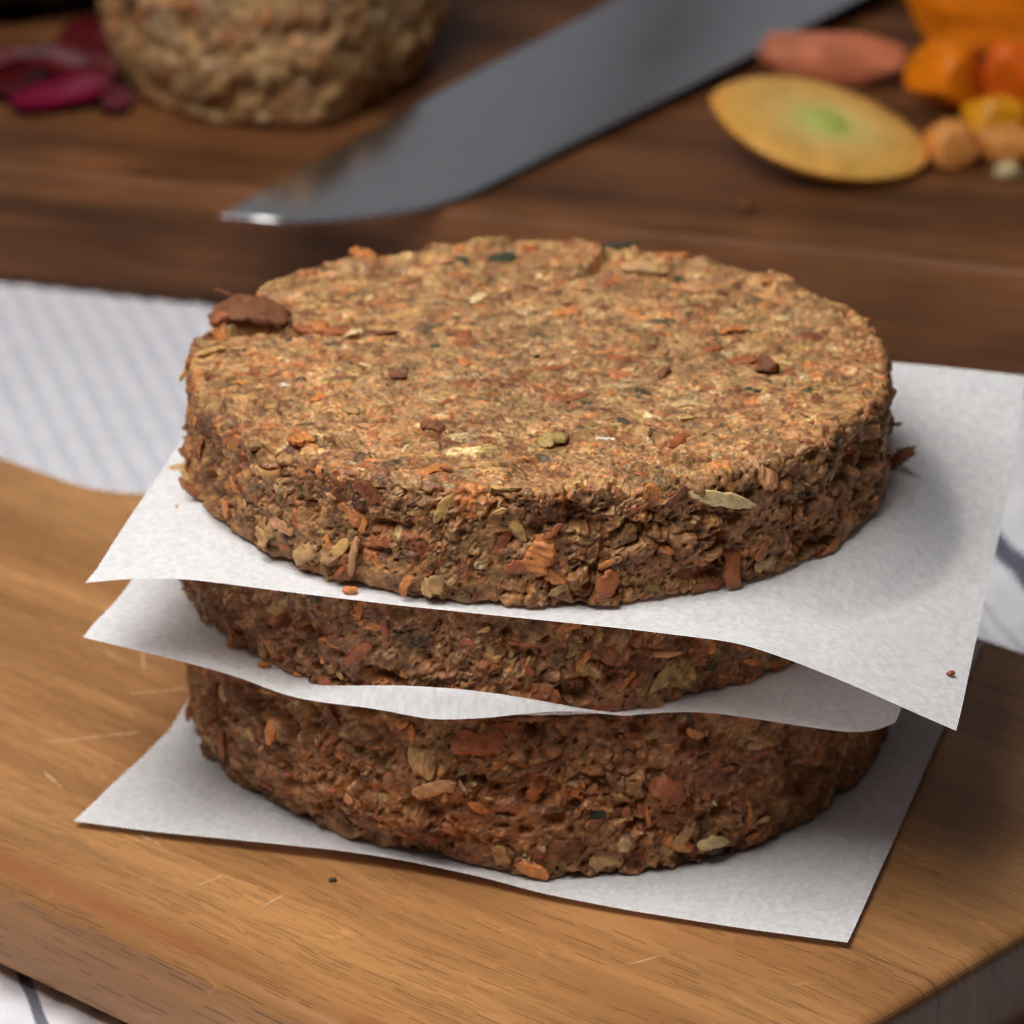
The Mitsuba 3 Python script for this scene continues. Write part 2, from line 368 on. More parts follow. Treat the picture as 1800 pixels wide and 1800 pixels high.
def round_body(R, z0, z1, h_top, h_side, corner, Rfun=None, taper=0.0, centre=(0, 0), h_back=None):
    """a closed round block: nominal points, normals, faces and a 0..1 'side' weight"""
    prof = []
    for r in np.arange(0.0006, R - corner, h_top):
        prof.append((r, z1, 0.0, h_top))
    n = max(4, int(corner * 1.6 / h_side))
    for k in range(n):
        a = k / n * math.pi / 2
        prof.append((R - corner + corner * math.sin(a), z1 - corner + corner * math.cos(a), a, h_side))
    c2 = corner * 0.5
    for z in np.arange(z1 - corner, z0 + c2, -h_side):
        prof.append((R, z, math.pi / 2, h_side))
    for k in range(3):
        a = k / 3 * math.pi / 2
        prof.append((R - c2 + c2 * math.cos(a), z0 + c2 - c2 * math.sin(a), math.pi / 2 + a, h_side * 1.5))
    for r in (R - c2 - 0.001, R * 0.8, R * 0.4, 0.001):
        prof.append((r, z0, math.pi, 0.004))
    V, N, S, F, at, last = [], [], [], [], 0, None
    for r, z, a, h in prof:
        m = max(6, int(round(2 * math.pi * r / h)))
        ph = np.arange(m) / m * 2 * math.pi
        rr = r if Rfun is None else r * Rfun(ph)
        rr = rr * (1 + taper * (z - z0))
        V.append(np.column_stack([centre[0] + rr * np.cos(ph), centre[1] + rr * np.sin(ph), np.full(m, z)]))
        N.append(np.column_stack([math.sin(a) * np.cos(ph), math.sin(a) * np.sin(ph), np.full(m, math.cos(a))]))
        S.append(np.full(m, math.sin(a)))
        if last is not None:
            F.append(stitch(last[0], m, last[1], at))
        last = (m, at)
        at += m
    V, N, S, F = np.vstack(V), np.vstack(N), np.concatenate(S), np.vstack(F)
    m = trimesh.Trimesh(V, F, process=False)
    if m.volume < 0:
        F = F[:, ::-1]
    return V, N, S, F

CRUMB_MIX = [('tan', .28), ('orange', .09), ('rust', .20), ('salmon', .06), ('straw', .08), ('pale', .05), ('brown', .13), ('olive', .015), ('herb', .025)]
def crumble(V, N, S, seed, amp_top, amp_side, n_stamps, dough, dough2, dough3, size=1.0, trenches=(), vis=None, dark=1.0, face=None):
    g = rng(seed)
    amp = amp_top * (1 - S) + amp_side * S
    disp = amp * (0.60 * N3(V, 0.0085, seed) + 0.32 * N3(V, 0.0034, seed + 1) + 0.20 * N3(V, 0.0014, seed + 2))
    mixv = np.clip(0.5 + 0.9 * N3(V, 0.011, seed + 5, 3), 0, 1)[:, None]
    red = smooth01(0.05, 0.55, N3(V, 0.0065, seed + 6, 2) * 1.5)[:, None]
    col = (np.array(dough) * (1 - mixv) + np.array(dough2) * mixv) * (1 - 0.75 * red) + np.array(dough3) * 0.75 * red
    if face is not None:                                 # greyer pressed paste towards the middle of the face
        mid = (1 - smooth01(0.012, 0.040, np.hypot(V[:, 0] - face[0], V[:, 1] - face[1]) + 0.008 * N3(V, 0.012, seed + 26)))[:, None] * 0.7
        col = col * (1 - mid) + np.array([0.36, 0.225, 0.115]) * mid
    # broken-out cavities in the sides
    cav = smooth01(0.38, 0.62, N3(V, 0.0048, seed + 27, 2) * 1.4) * S
    disp -= cav * 0.0017
    names = [n for n, _ in CRUMB_MIX]
    pick = np.array([w for _, w in CRUMB_MIX]) / sum(w for _, w in CRUMB_MIX)
    pal = np.array([PALETTE[n] for n in names])
    # clumps: pressed-together lumps of two sizes, each at its own height, with gaps between them
    lo_, hi_ = V.min(0) - 0.002, V.max(0) + 0.002
    for cs, hs, ht, gs, gt, ss, st in ((0.0030 * size, 0.00060, 0.00008, 0.00100, 0.00026, 0.25, 0.16), (0.0012 * size, 0.00016, 0.00006, 0.00036, 0.00022, 0.36, 0.24), (0.00055 * size, 0.00006, 0.00006, 0.00012, 0.00016, 0.40, 0.55)):
        soft = ss * S + st * (1 - S)
        wv = V + cs * 0.45 * np.column_stack([N3(V, cs * 0.8, seed + 60 + q, 2) for q in range(3)])
        pts = V[g.choice(len(V), max(50, int(1.0 * ((hi_ - lo_)[0] ** 2 * 0.785 + 3.14 * (hi_ - lo_)[0] * (hi_ - lo_)[2]) / cs ** 2)))] + g.normal(0, cs * 0.3, (1, 3))
        d, i = cKDTree(pts).query(wv, k=2, workers=-1)
        rise = g.normal(0, 1, len(pts))
        gap = 1 - smooth01(0.0, 0.30 * cs, d[:, 1] - d[:, 0])
        open_ = smooth01(-0.10, 0.42, N3(V, 0.0040 + cs, seed + 70, 2) * 1.3) * S + smooth01(-0.35, 0.40, N3(V, 0.0035 + cs, seed + 71)) * (1 - S)
        dome = 1 - np.clip(d[:, 0] / cs, 0, 1) ** 2
        disp += (0.06 + 0.94 * open_) * (hs * S + ht * (1 - S)) * (0.8 * rise[i[:, 0]] + 0.8 * dome) - gap * open_ * (gs * S + gt * (1 - S))
        cc = pal[g.choice(len(names), len(pts), p=pick)] * g.uniform(0.45, 1.15, len(pts))[:, None] * dark
        m = ((g.random(len(pts)) < 0.75)[i[:, 0]] * soft * (0.22 + 0.78 * np.maximum(open_, 1 - S)))[:, None]
        col = col * (1 - m) + cc[i[:, 0]] * m
    # open pits where the shreds leave gaps
    loose_ = smooth01(-0.15, 0.45, N3(V, 0.0075, seed + 8))
    pit = smooth01(0.34, 0.62, N3(V * [1, 1, 0.75], 0.0021, seed + 7, 2) * 1.4) * loose_
    disp -= pit * (0.00030 * (1 - S) + 0.0011 * S)
    hole = smooth01(0.42, 0.66, N3(V, 0.0008, seed + 9))
    disp -= hole * (0.00042 * (1 - S) + 0.0006 * S)
    for (x0, y0, x1, y1, w, dep) in trenches:
        d = np.array([x1 - x0, y1 - y0])
        L = np.hypot(*d)
        q = V[:, :2] - [x0, y0] + 0.0014 * np.column_stack([N3(V, 0.004, seed + 20), N3(V, 0.004, seed + 21)])
        a = q @ d / L
        b = np.abs(q @ np.array([-d[1], d[0]]) / L)
        m = (1 - smooth01(w * 0.4, w, b)) * smooth01(-w, w, a) * (1 - smooth01(L - w, L + w, a)) * (S < 0.8)
        disp -= dep * m
    # shreds, husks and seeds pressed into the surface, in looser and denser patches
    dens = (0.10 + 1.1 * smooth01(-0.10, 0.45, N3(V, 0.0085, seed + 16, 2) * 1.3)) * S + (0.35 + 0.9 * smooth01(-0.35, 0.45, N3(V, 0.0095, seed + 16))) * (1 - S)
    ok = np.arange(len(V)) if vis is None else np.nonzero(vis)[0]
    cen = g.choice(ok, n_stamps, p=dens[ok] / dens[ok].sum())
    tree = cKDTree(V)
    which = g.choice(len(names), n_stamps, p=pick)
    length = np.exp(g.normal(math.log(0.00115), 0.62, n_stamps)) * size
    length = np.minimum(length, 0.0056)
    width = length * g.uniform(0.20, 0.70, n_stamps)
    order = np.argsort(-length)
    found = tree.query_ball_point(V[cen], length * 0.80, workers=-1)
    base = disp.copy()
    for k in order:
        i = np.array(found[k])
        if len(i) < 3:
            continue
        t1, t2, n = frame(N[cen[k]])
        th = g.uniform(0, math.pi)
        t1, t2 = t1 * math.cos(th) + t2 * math.sin(th), -t1 * math.sin(th) + t2 * math.cos(th)
        d = V[i] - V[cen[k]]
        u, v = d @ t1 / (length[k] * 0.5), d @ t2 / (width[k] * 0.5)
        v = v + g.normal(0, 0.5) * u * u
        wob = 1 + 0.3 * np.sin(4 * u + 3 * th) * np.sin(3 * v + th)
        q = (np.abs(u) ** 2.6 + np.abs(v) ** 2.2) * wob
        s = S[cen[k]]
        hgt = (0.00004 + 0.12 * width[k] * g.uniform(0.2, 1.3)) * (0.40 + 1.0 * s)
        tilt = g.normal(0, 0.085) * length[k] * (0.35 + s)
        top = base[cen[k]] * 0.4 + base[i] * 0.6 + hgt * np.sqrt(np.clip(1 - q, 0, 1)) + tilt * u
        ring = (q >= 1) & (q < 2.2)
        disp[i[ring]] -= 0.00008 * (0.4 + 1.4 * s) * (2.2 - q[ring]) / 1.2
        hit = (q < 1) & (top > disp[i] - 0.00004)
        j = i[hit]
        disp[j] = top[hit]
        c = np.array(PALETTE[names[which[k]]]) * g.uniform(0.6, 1.1) * dark
        fib = 1 + 0.22 * np.sin(v[hit] * g.uniform(5, 11) + g.uniform(0, 6))
        soft = g.uniform(0.35, 0.9)
        col[j] = col[j] * (1 - soft) + c * soft * fib[:, None]
    grain = 1 + 0.32 * N3(V, 0.00060, seed + 11) + 0.42 * N3(V, 0.00030, seed + 12)
    col = col * grain[:, None] * (0.98 + 0.42 * N3(V, 0.0022, seed + 17) + 0.34 * N3(V, 0.0011, seed + 18))[:, None]
    speck = N3(V, 0.0006, seed + 13)
    col = np.where((speck > 0.76)[:, None], col * 1.7 + 0.04, col)
    col = np.where((speck < -0.72)[:, None], col * 0.25, col)
    disp += 0.00008 * N3(V, 0.00045, seed + 14) * (1 + 0.6 * S)
    return disp, np.clip(col, 0.004, 0.9)

def chip(L, W, H, g, bend=0.0, square=2.6, n=9, m=8, fib=0.08):
    calm = 0.75 if L > 0.0095 else (0.35 if L > 0.0065 else 1.0)
    if L > 0.0032:
        n, m = 19, 14
    """a torn shred, husk or seed: long axis x, thickness z (metres)"""
    x = np.linspace(-1, 1, n)
    prof = np.clip(1 - np.abs(x) ** square, 0, 1) ** (1 / square)
    prof = np.maximum(prof, 0.20 * (g.random() < 0.5)) * (1 + 0.10 * calm * np.interp(x, np.linspace(-1, 1, 9), g.normal(size=9))) * (1 + 0.05 * calm ** 2 * g.normal(size=n))
    side = 0.11 * np.interp(x, np.linspace(-1, 1, 9), np.cumsum(g.normal(size=9)) / 2)
    th = np.clip(1 - 0.75 * np.abs(x) ** 3, 0.15, 1) * (1 + 0.12 * calm ** 3 * g.normal(size=n))
    a = np.arange(m) / m * 2 * np.pi + np.pi / m
    cy, cz = np.sign(np.cos(a)) * np.abs(np.cos(a)) ** 0.7, np.sign(np.sin(a)) * np.abs(np.sin(a)) ** 0.7
    groove = 1 + fib * g.normal(size=m)
    X = np.repeat(x[:, None] * L / 2, m, 1) + 0.03 * L * g.normal(size=(n, m)) * (np.abs(x)[:, None] > 0.7)
    Y = prof[:, None] * W / 2 * cy * groove + side[:, None] * W
    Z = th[:, None] * H / 2 * cz * groove + 0.05 * H * g.normal(size=(n, m))
    wob = np.stack([X, Y, Z], -1).reshape(-1, 3) + g.uniform(0, 1, 3)
    Z = Z + (0.30 * calm * H * N3(wob, 0.0012, 3) + 0.18 * calm * H * N3(wob, 0.0005, 4)).reshape(Z.shape)
    Y = Y * (1 + 0.16 * N3(wob, 0.0009, 5)).reshape(Y.shape)
    Z = Z + bend * (1 - x[:, None] ** 2) * L * 0.25 + g.normal(0, 0.10) * Y * x[:, None]
    v = np.vstack([np.stack([X, Y, Z], -1).reshape(-1, 3), [[X[0].mean() - 0.02 * L, Y[0].mean(), Z[0].mean()], [X[-1].mean() + 0.02 * L, Y[-1].mean(), Z[-1].mean()]]])
    i, j = np.meshgrid(np.arange(n - 1), np.arange(m), indexing='ij')
    q = [i * m + j, i * m + (j + 1) % m, (i + 1) * m + (j + 1) % m, (i + 1) * m + j]
    f = np.vstack([np.stack([q[0], q[2], q[1]], -1).reshape(-1, 3), np.stack([q[0], q[3], q[2]], -1).reshape(-1, 3)])
    k = np.arange(m)
    f = np.vstack([f, np.stack([np.full(m, n * m), k, (k + 1) % m], 1), np.stack([np.full(m, n * m + 1), (n - 1) * m + (k + 1) % m, (n - 1) * m + k], 1)])
    uv = np.vstack([np.stack(np.broadcast_arrays(x[:, None] * L * 500, a[None] / (2 * np.pi)), -1).reshape(-1, 2), [[-L * 500, 0], [L * 500, 0]]])
    mesh = trimesh.Trimesh(v, f, process=False)
    if mesh.volume < 0:
        f = f[:, ::-1]
    return v, f, uv

def lump_mesh(L, W, H, g, sub=3, rough=0.22):
    m = trimesh.creation.icosphere(subdivisions=sub)
    v = np.array(m.vertices)
    o = g.uniform(0, 50, 3)
    r = 1 + rough * N3(v + o, 0.55, 5) + rough * 0.6 * N3(v + o, 0.24, 6)
    v = v * r[:, None] * np.array([L, W, H]) / 2
    return v, np.array(m.faces), v[:, :2] * 500

def place(v, pos, n, rot, tilt=0.0, roll=0.0):
    t, b, n = frame(np.asarray(n, float))
    r = math.radians(rot)
    ax, bx = t * math.cos(r) + b * math.sin(r), -t * math.sin(r) + b * math.cos(r)
    c, s = math.cos(tilt), math.sin(tilt)
    ax, nz = ax * c + n * s, -ax * s + n * c
    c, s = math.cos(roll), math.sin(roll)
    bx, nz = bx * c + nz * s, -bx * s + nz * c
    return v[:, :1] * ax + v[:, 1:2] * bx + v[:, 2:] * nz + np.asarray(pos)

KIND = {'orange': 'shred', 'rust': 'shred', 'salmon': 'shred', 'straw': 'husk', 'pale': 'husk', 'white': 'husk', 'tan': 'shred', 'brown': 'shred', 'olive': 'seed', 'herb': 'leaf_bit'}
def piece(parent, pos, n, color, L, W, rot, g, lift=0.6, tilt=None, lo=None):
    L, W = L * 0.001, W * 0.001
    kind = KIND[color]
    if kind == 'crumb':
        v, f, uv = lump_mesh(L, W, min(L, W) * 0.8, g, sub=2)
        H = min(L, W) * 0.8
    elif kind == 'leaf_bit':
        H = 0.0004
        v, f, uv = chip(L, W, H, g, bend=g.normal(0, 0.15), square=1.8)
    elif kind in ('seed', 'husk'):
        H = max(0.0004, 0.26 * min(W, L))
        v, f, uv = chip(L, W, H, g, bend=g.normal(0.05, 0.15), square=2.0, fib=0.06)
    else:
        H = max(0.0004, min(0.0013, 0.38 * min(W, L))) if L < 0.0095 else 0.0015
        v, f, uv = chip(L, W, H, g, bend=g.normal(0.05, 0.22), square=3.2, fib=0.12)
    tl = g.normal(0, 0.12) if tilt is None else tilt
    p = place(v, np.asarray(pos) + np.asarray(n) * (H * (lift - 0.55)), n, rot, tl, g.normal(0, 0.14))
    if lo is not None:
        p[:, 2] = np.maximum(p[:, 2], lo)
    return put(kind, (p, f), f'food_{color}', parent, smooth=True, uv=uv)

def make_patty(key, seed, R, z0, z1, centre, h_top, h_side, dough, dough2, dough3, heroes_top, heroes_side, n_top, n_side, n_stamps, trenches=(), dark=1.0, amp_side=0.0008, under=0.002, inset=0.0009):
    def Rf(ph):
        P = np.column_stack([np.cos(ph), np.sin(ph), 0 * ph])
        return 1 + 0.012 * N3(P, 0.7, seed + 40) + 0.009 * N3(P, 0.22, seed + 41) + 0.004 * N3(P, 0.07, seed + 42)
    V, N, S, F = round_body(R, z0, z1, h_top, h_side, 0.0010, Rf, centre=centre)
    phi = np.degrees(np.arctan2(V[:, 1] - centre[1], V[:, 0] - centre[0]))
    vis = (V[:, 2] > z0 + 0.0003) & ((phi < 25) | (phi > 155) | (S < 0.5))
    if h_top > 0.001:
        vis &= S > 0.5
    disp, col = crumble(V, N, S, seed, 0.00036, amp_side, n_stamps, dough, dough2, dough3, trenches=trenches, vis=vis, dark=dark, face=centre if h_top < 0.001 else None)
    if h_top < 0.001:                                   # side walls tinted redder and darker, their shade painted into the colour
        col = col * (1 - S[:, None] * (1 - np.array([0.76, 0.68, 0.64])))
    # worn, crumbling upper rim, raised and ragged towards the back
    rr_ = np.hypot(V[:, 0] - centre[0], V[:, 1] - centre[1])
    disp += (1 - S) * smooth01(R - 0.016, R - 0.004, rr_) * smooth01(5, 40, phi) * (1 - smooth01(140, 172, phi)) * 0.0011 * smooth01(-0.25, 0.25, N3(V * [1, 1, 0.1], 0.006, seed + 34, 2) * 1.3)
    r = np.hypot(V[:, 0] - centre[0], V[:, 1] - centre[1])
    rim = np.exp(-((z1 - V[:, 2]) / 0.0014) ** 2) * np.exp(-((R - r) / 0.0018) ** 2)
    P = V * np.array([1, 1, 0.2])
    X = V + N * disp[:, None]
    wear = np.clip(0.5 + 0.9 * N3(P, 0.008, seed + 31) + 0.5 * N3(V, 0.0025, seed + 32), -0.4, 1.6)
    X[:, 2] -= rim * wear * 0.0004
    X[:, :2] -= ((V[:, :2] - centre) / np.maximum(r, 1e-6)[:, None]) * (rim * wear * 0.0004)[:, None]
    chips = smooth01(0.38, 0.66, N3(P, 0.0055, seed + 33)) * np.exp(-((z1 - V[:, 2]) / 0.0030) ** 2) * np.exp(-((R - r) / 0.0032) ** 2)
    X[:, 2] -= chips * 0.0010
    X[:, :2] -= ((V[:, :2] - centre) / np.maximum(r, 1e-6)[:, None]) * (chips * 0.0010)[:, None]
    lowrim = np.exp(-((V[:, 2] - z0) / under) ** 2) * smooth01(R - 0.010, R - 0.002, r) * (0.08 + 0.92 * smooth01(-178, -140, phi) * (1 - smooth01(-112, -88, phi)))
    X[:, :2] -= ((V[:, :2] - centre) / np.maximum(r, 1e-6)[:, None]) * (lowrim * inset)[:, None]
    X += 0.00012 * np.column_stack([N3(V, 0.0008, seed + 51), N3(V, 0.0008, seed + 52), N3(V, 0.0008, seed + 53)]) * S[:, None]
    X[:, 2] = np.maximum(X[:, 2], z0 + 0.00005)
    if h_top > 0.001:
        X[:, 2] = np.minimum(X[:, 2], z1)
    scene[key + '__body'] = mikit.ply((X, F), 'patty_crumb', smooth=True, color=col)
    g = rng(seed + 100)
    nom = cKDTree(V)
    def at(pos):
        i = nom.query(pos)[1]
        return X[i], N[i]
    for (x, y, c, L, W, rot, lift) in heroes_top:
        p, n = at([x, y, z1])
        n = n * [0.4, 0.4, 1]
        piece(key, p, n / np.linalg.norm(n), c, L, W, rot, g, lift + 0.05, tilt=g.normal(0, 0.06), lo=z0 + 0.0002)
    for (a, z, c, L, W, rot, lift) in heroes_side:
        t = math.radians(a)
        p, n = at([centre[0] + R * math.cos(t), centre[1] + R * math.sin(t), min(z, z1 - 0.0012)])
        n = np.array([math.cos(t), math.sin(t), 0.12 if z < z1 - 0.002 else 0.5])
        piece(key, p, n / np.linalg.norm(n), c, L, W, rot, g, lift, lo=z0 + 0.0001)
    mix = [('orange', .25), ('rust', .34), ('salmon', .10), ('straw', .03), ('pale', .012), ('tan', .10), ('brown', .14), ('herb', .006)]
    cs = [c for c, _ in mix]
    pr = np.array([w for _, w in mix]) / sum(w for _, w in mix)
    for k in range(n_top + n_side):
        c = cs[g.choice(len(cs), p=pr)]
        L = float(np.clip(np.exp(g.normal(math.log(2.2), 0.42)), 1.0, 5.0))
        W = max(0.5, L * g.uniform(0.18, 0.55))
        if k < n_top:
            rr, t = R * math.sqrt(g.uniform(0, 0.95)), g.uniform(0, 2 * math.pi)
            p, n = at([centre[0] + rr * math.cos(t), centre[1] + rr * math.sin(t), z1])
            piece(key, p, [0, 0, 1.0], c, L, W * 1.1, g.uniform(0, 180), g, g.uniform(0.15, 0.6), tilt=g.normal(0, 0.04))
        else:
            t = math.radians(g.uniform(-192, 12))
            z = g.uniform(z0 + 0.0012, z1 - 0.0006)
            p, n = at([centre[0] + R * math.cos(t), centre[1] + R * math.sin(t), z])
            out = g.random() < 0.16                      # some stick out of the broken side
            piece(key, p, [math.cos(t), math.sin(t), 0.1], c, L, W, g.uniform(0, 180), g, g.uniform(0.9, 1.3) if out else g.uniform(0.1, 0.65), tilt=g.uniform(0.35, 0.8) if out else None, lo=z0 + 0.0001)

TOP_PIECES = [
    (-0.0400, 0.0152, 'brown', 11.5, 6.0, -6, 0.45), (-0.0256, 0.0089, 'pale', 3.5, 3.5, 43, 0.8), (-0.0236, -0.0034, 'pale', 2.3, 1.8, -43, 0.8), (-0.0247, -0.0062, 'straw', 3.2, 2.0, -24, 0.7),
    (-0.0342, -0.0105, 'white', 3.0, 1.6, -20, 0.5), (-0.0309, -0.0312, 'orange', 3.3, 4.2, 24, 0.7), (0.0020, -0.0320, 'olive', 4.7, 3.9, 33, 0.9), (0.0088, -0.0300, 'white', 3.2, 1.4, -20, 0.5),
    (0.0061, -0.0312, 'orange', 2.9, 3.5, 13, 0.4), (-0.0052, 0.0390, 'herb', 3.8, 3.8, -56, 0.7), (0.0121, 0.0431, 'herb', 6.0, 2.0, 0, 0.9), (0.0308, -0.0126, 'herb', 6.0, 1.8, -5, 0.5),
    (-0.0249, 0.0390, 'orange', 4.1, 2.4, -13, 0.8), (-0.0134, 0.0370, 'salmon', 3.2, 3.4, -50, 0.6), (-0.0009, 0.0446, 'orange', 2.3, 2.0, 13, 0.7), (-0.0082, 0.0235, 'pale', 2.7, 3.4, -77, 0.5),
    (0.0036, 0.0177, 'orange', 4.8, 3.0, 13, 0.5), (0.0188, -0.0056, 'straw', 2.0, 4.7, 86, 0.6), (0.0278, -0.0021, 'rust', 4.2, 2.0, 0, 0.8), (0.0315, -0.0062, 'brown', 3.5, 3.8, 43, 0.9),
    (0.0231, 0.0275, 'salmon', 5.0, 4.1, 34, 0.6), (-0.0216, -0.0250, 'orange', 3.9, 3.3, 43, 0.5), (-0.0043, -0.0470, 'straw', 4.1, 1.8, 5, 0.8), (-0.0300, 0.0108, 'rust', 8.3, 3.4, -13, 0.7),
    (-0.0449, 0.0013, 'straw', 5.0, 2.0, 46, 0.9), (-0.0141, -0.0264, 'brown', 3.3, 1.8, -29, 0.7), (-0.0229, 0.0091, 'brown', 1.5, 5.4, 82, 0.5), (-0.0190, -0.0077, 'brown', 2.6, 2.7, 0, 0.6),
    (0.0388, 0.0057, 'olive', 1.5, 1.6, 0, 0.5), (-0.0294, -0.0158, 'orange', 3.3, 2.0, 43, 0.6), (0.0152, 0.0334, 'tan', 6.8, 2.7, -20, 0.9), (0.0195, 0.0407, 'orange', 4.5, 2.4, -13, 0.8),
    (0.0094, 0.0287, 'rust', 3.8, 1.8, 0, 0.8), (0.0197, -0.0230, 'straw', 2.3, 1.6, 24, 0.5), (-0.0195, 0.0159, 'straw', 3.0, 2.3, 43, 0.6), (0.0272, 0.0091, 'orange', 3.8, 2.0, 13, 0.5),
    (-0.0243, 0.0456, 'pale', 4.5, 2.0, 0, 1.0), (-0.0400, 0.0287, 'tan', 4.5, 2.7, 56, 0.8), (0.0136, -0.0280, 'tan', 3.3, 2.7, 0, 0.5),
]
SIDE_TOP = [
    (-89.5, 0.0478, 'orange', 5.3, 4.1, 70, 0.6), (-65.9, 0.0432, 'rust', 7.9, 5.0, 92, 0.7), (-58.3, 0.0425, 'rust', 6.6, 2.3, 85, 0.8), (-61.5, 0.0535, 'pale', 9.2, 2.0, -20, 1.6),
    (-71.9, 0.0567, 'orange', 3.6, 2.0, -10, 0.6), (-52.6, 0.0564, 'salmon', 4.7, 3.5, -30, 0.5), (-96.0, 0.0487, 'rust', 4.5, 1.8, 62, 0.6), (-93.2, 0.0466, 'rust', 4.1, 1.7, 20, 0.7),
    (-104.7, 0.0539, 'straw', 5.0, 1.5, 65, 0.8), (-96.0, 0.0542, 'straw', 2.0, 0.8, 25, 0.6), (-120.4, 0.0507, 'orange', 4.1, 1.3, -32, 0.5), (-118.5, 0.0496, 'orange', 2.1, 0.8, 80, 0.7),
    (-116.5, 0.0520, 'salmon', 1.8, 1.5, 0, 0.6), (-119.7, 0.0451, 'salmon', 5.7, 1.1, 80, 0.8), (-116.1, 0.0444, 'orange', 3.3, 1.1, -60, 0.7), (-79.7, 0.0431, 'rust', 4.8, 2.7, 75, 0.9),
    (-79.2, 0.0463, 'orange', 3.6, 1.0, 25, 0.9), (-138.1, 0.0446, 'tan', 4.7, 3.5, 60, 0.5), (-69.7, 0.0471, 'orange', 2.9, 1.1, -20, 0.8), (-37.8, 0.0355, 'rust', 6.3, 1.7, 22, 0.6),
    (-122.4, 0.0458, 'straw', 3.8, 1.7, 60, 0.7), (-110.5, 0.0429, 'orange', 3.8, 1.2, 75, 0.7), (-106.8, 0.0430, 'tan', 3.4, 2.3, 20, 0.5), (-129.2, 0.0436, 'tan', 4.5, 2.3, 40, 0.5),
    (-53.4, 0.0450, 'rust', 3.8, 1.1, 50, 0.5), (-93.8, 0.0513, 'straw', 4.1, 1.4, -55, 0.7), (-88.2, 0.0514, 'rust', 3.0, 0.9, 40, 0.7), (-85.6, 0.0434, 'tan', 5.3, 1.2, 20, 0.8),
    (-63.4, 0.0400, 'rust', 4.5, 1.8, 20, 0.7), (-149.6, 0.0446, 'orange', 3.0, 1.4, -70, 0.7), (-160.3, 0.0495, 'rust', 3.4, 1.2, 85, 0.6), (-45.6, 0.0496, 'rust', 2.7, 0.9, 50, 0.5),
]
LOOSE_TOP = [
    (-0.0497, 0.0000, 0.0394, 'tan', 3.9, 2.7, 15), (-0.0478, 0.0000, 0.0385, 'straw', 2.7, 2.1, -40), (0.0500, 0.0000, 0.0417, 'brown', 4.4, 2.0, 35), (0.0483, 0.0000, 0.0389, 'brown', 3.3, 2.0, 60),
    (0.0490, 0.0000, 0.0467, 'brown', 2.0, 1.1, 5), (-0.0486, 0.0000, 0.0541, 'straw', 2.3, 1.0, 60), (-0.0440, 0.0190, 0.0588, 'brown', 3.3, 0.8, -25), (-0.0480, 0.0000, 0.0555, 'rust', 2.0, 1.2, 70),
    (-0.0476, 0.0000, 0.0514, 'rust', 1.5, 0.5, -60),
]
SIDE_MIDDLE = [
    (-122.6, 0.0322, 'orange', 4.4, 1.1, 5, 0.6), (-117.4, 0.0314, 'rust', 5.0, 1.8, 42, 0.7), (-113.1, 0.0355, 'rust', 3.5, 1.0, 100, 0.7), (-89.4, 0.0354, 'rust', 7.1, 0.9, -5, 0.7),
    (-82.3, 0.0328, 'orange', 3.6, 0.8, 60, 0.7), (-90.7, 0.0283, 'rust', 9.4, 3.3, -10, 0.4), (-122.7, 0.0258, 'rust', 4.1, 1.7, -20, 0.8), (-113.3, 0.0269, 'tan', 2.0, 1.0, -10, 0.7),
    (-113.1, 0.0249, 'orange', 2.6, 1.8, -50, 0.8), (-78.7, 0.0338, 'rust', 2.4, 2.1, 30, 0.5), (-69.5, 0.0292, 'olive', 5.7, 1.5, 45, 0.7), (-53.3, 0.0258, 'orange', 3.8, 1.2, 55, 0.7),
    (-99.5, 0.0351, 'rust', 2.3, 1.1, -20, 0.5), (-77.8, 0.0264, 'rust', 6.8, 1.4, 5, 0.8), (-130.8, 0.0244, 'orange', 2.3, 1.2, -15, 0.9), (-84.6, 0.0377, 'orange', 3.3, 1.2, 20, 0.5),
    (-145.0, 0.0261, 'orange', 3.0, 1.2, 80, 0.6), (-125.8, 0.0354, 'brown', 4.5, 1.2, -30, 0.7), (-137.4, 0.0251, 'tan', 3.3, 2.0, 30, 0.5), (-90.7, 0.0322, 'straw', 3.0, 0.5, 70, 0.6),
    (-63.1, 0.0306, 'rust', 3.3, 1.5, 60, 0.6), (-155.2, 0.0262, 'tan', 2.7, 1.5, 60, 0.5),
]
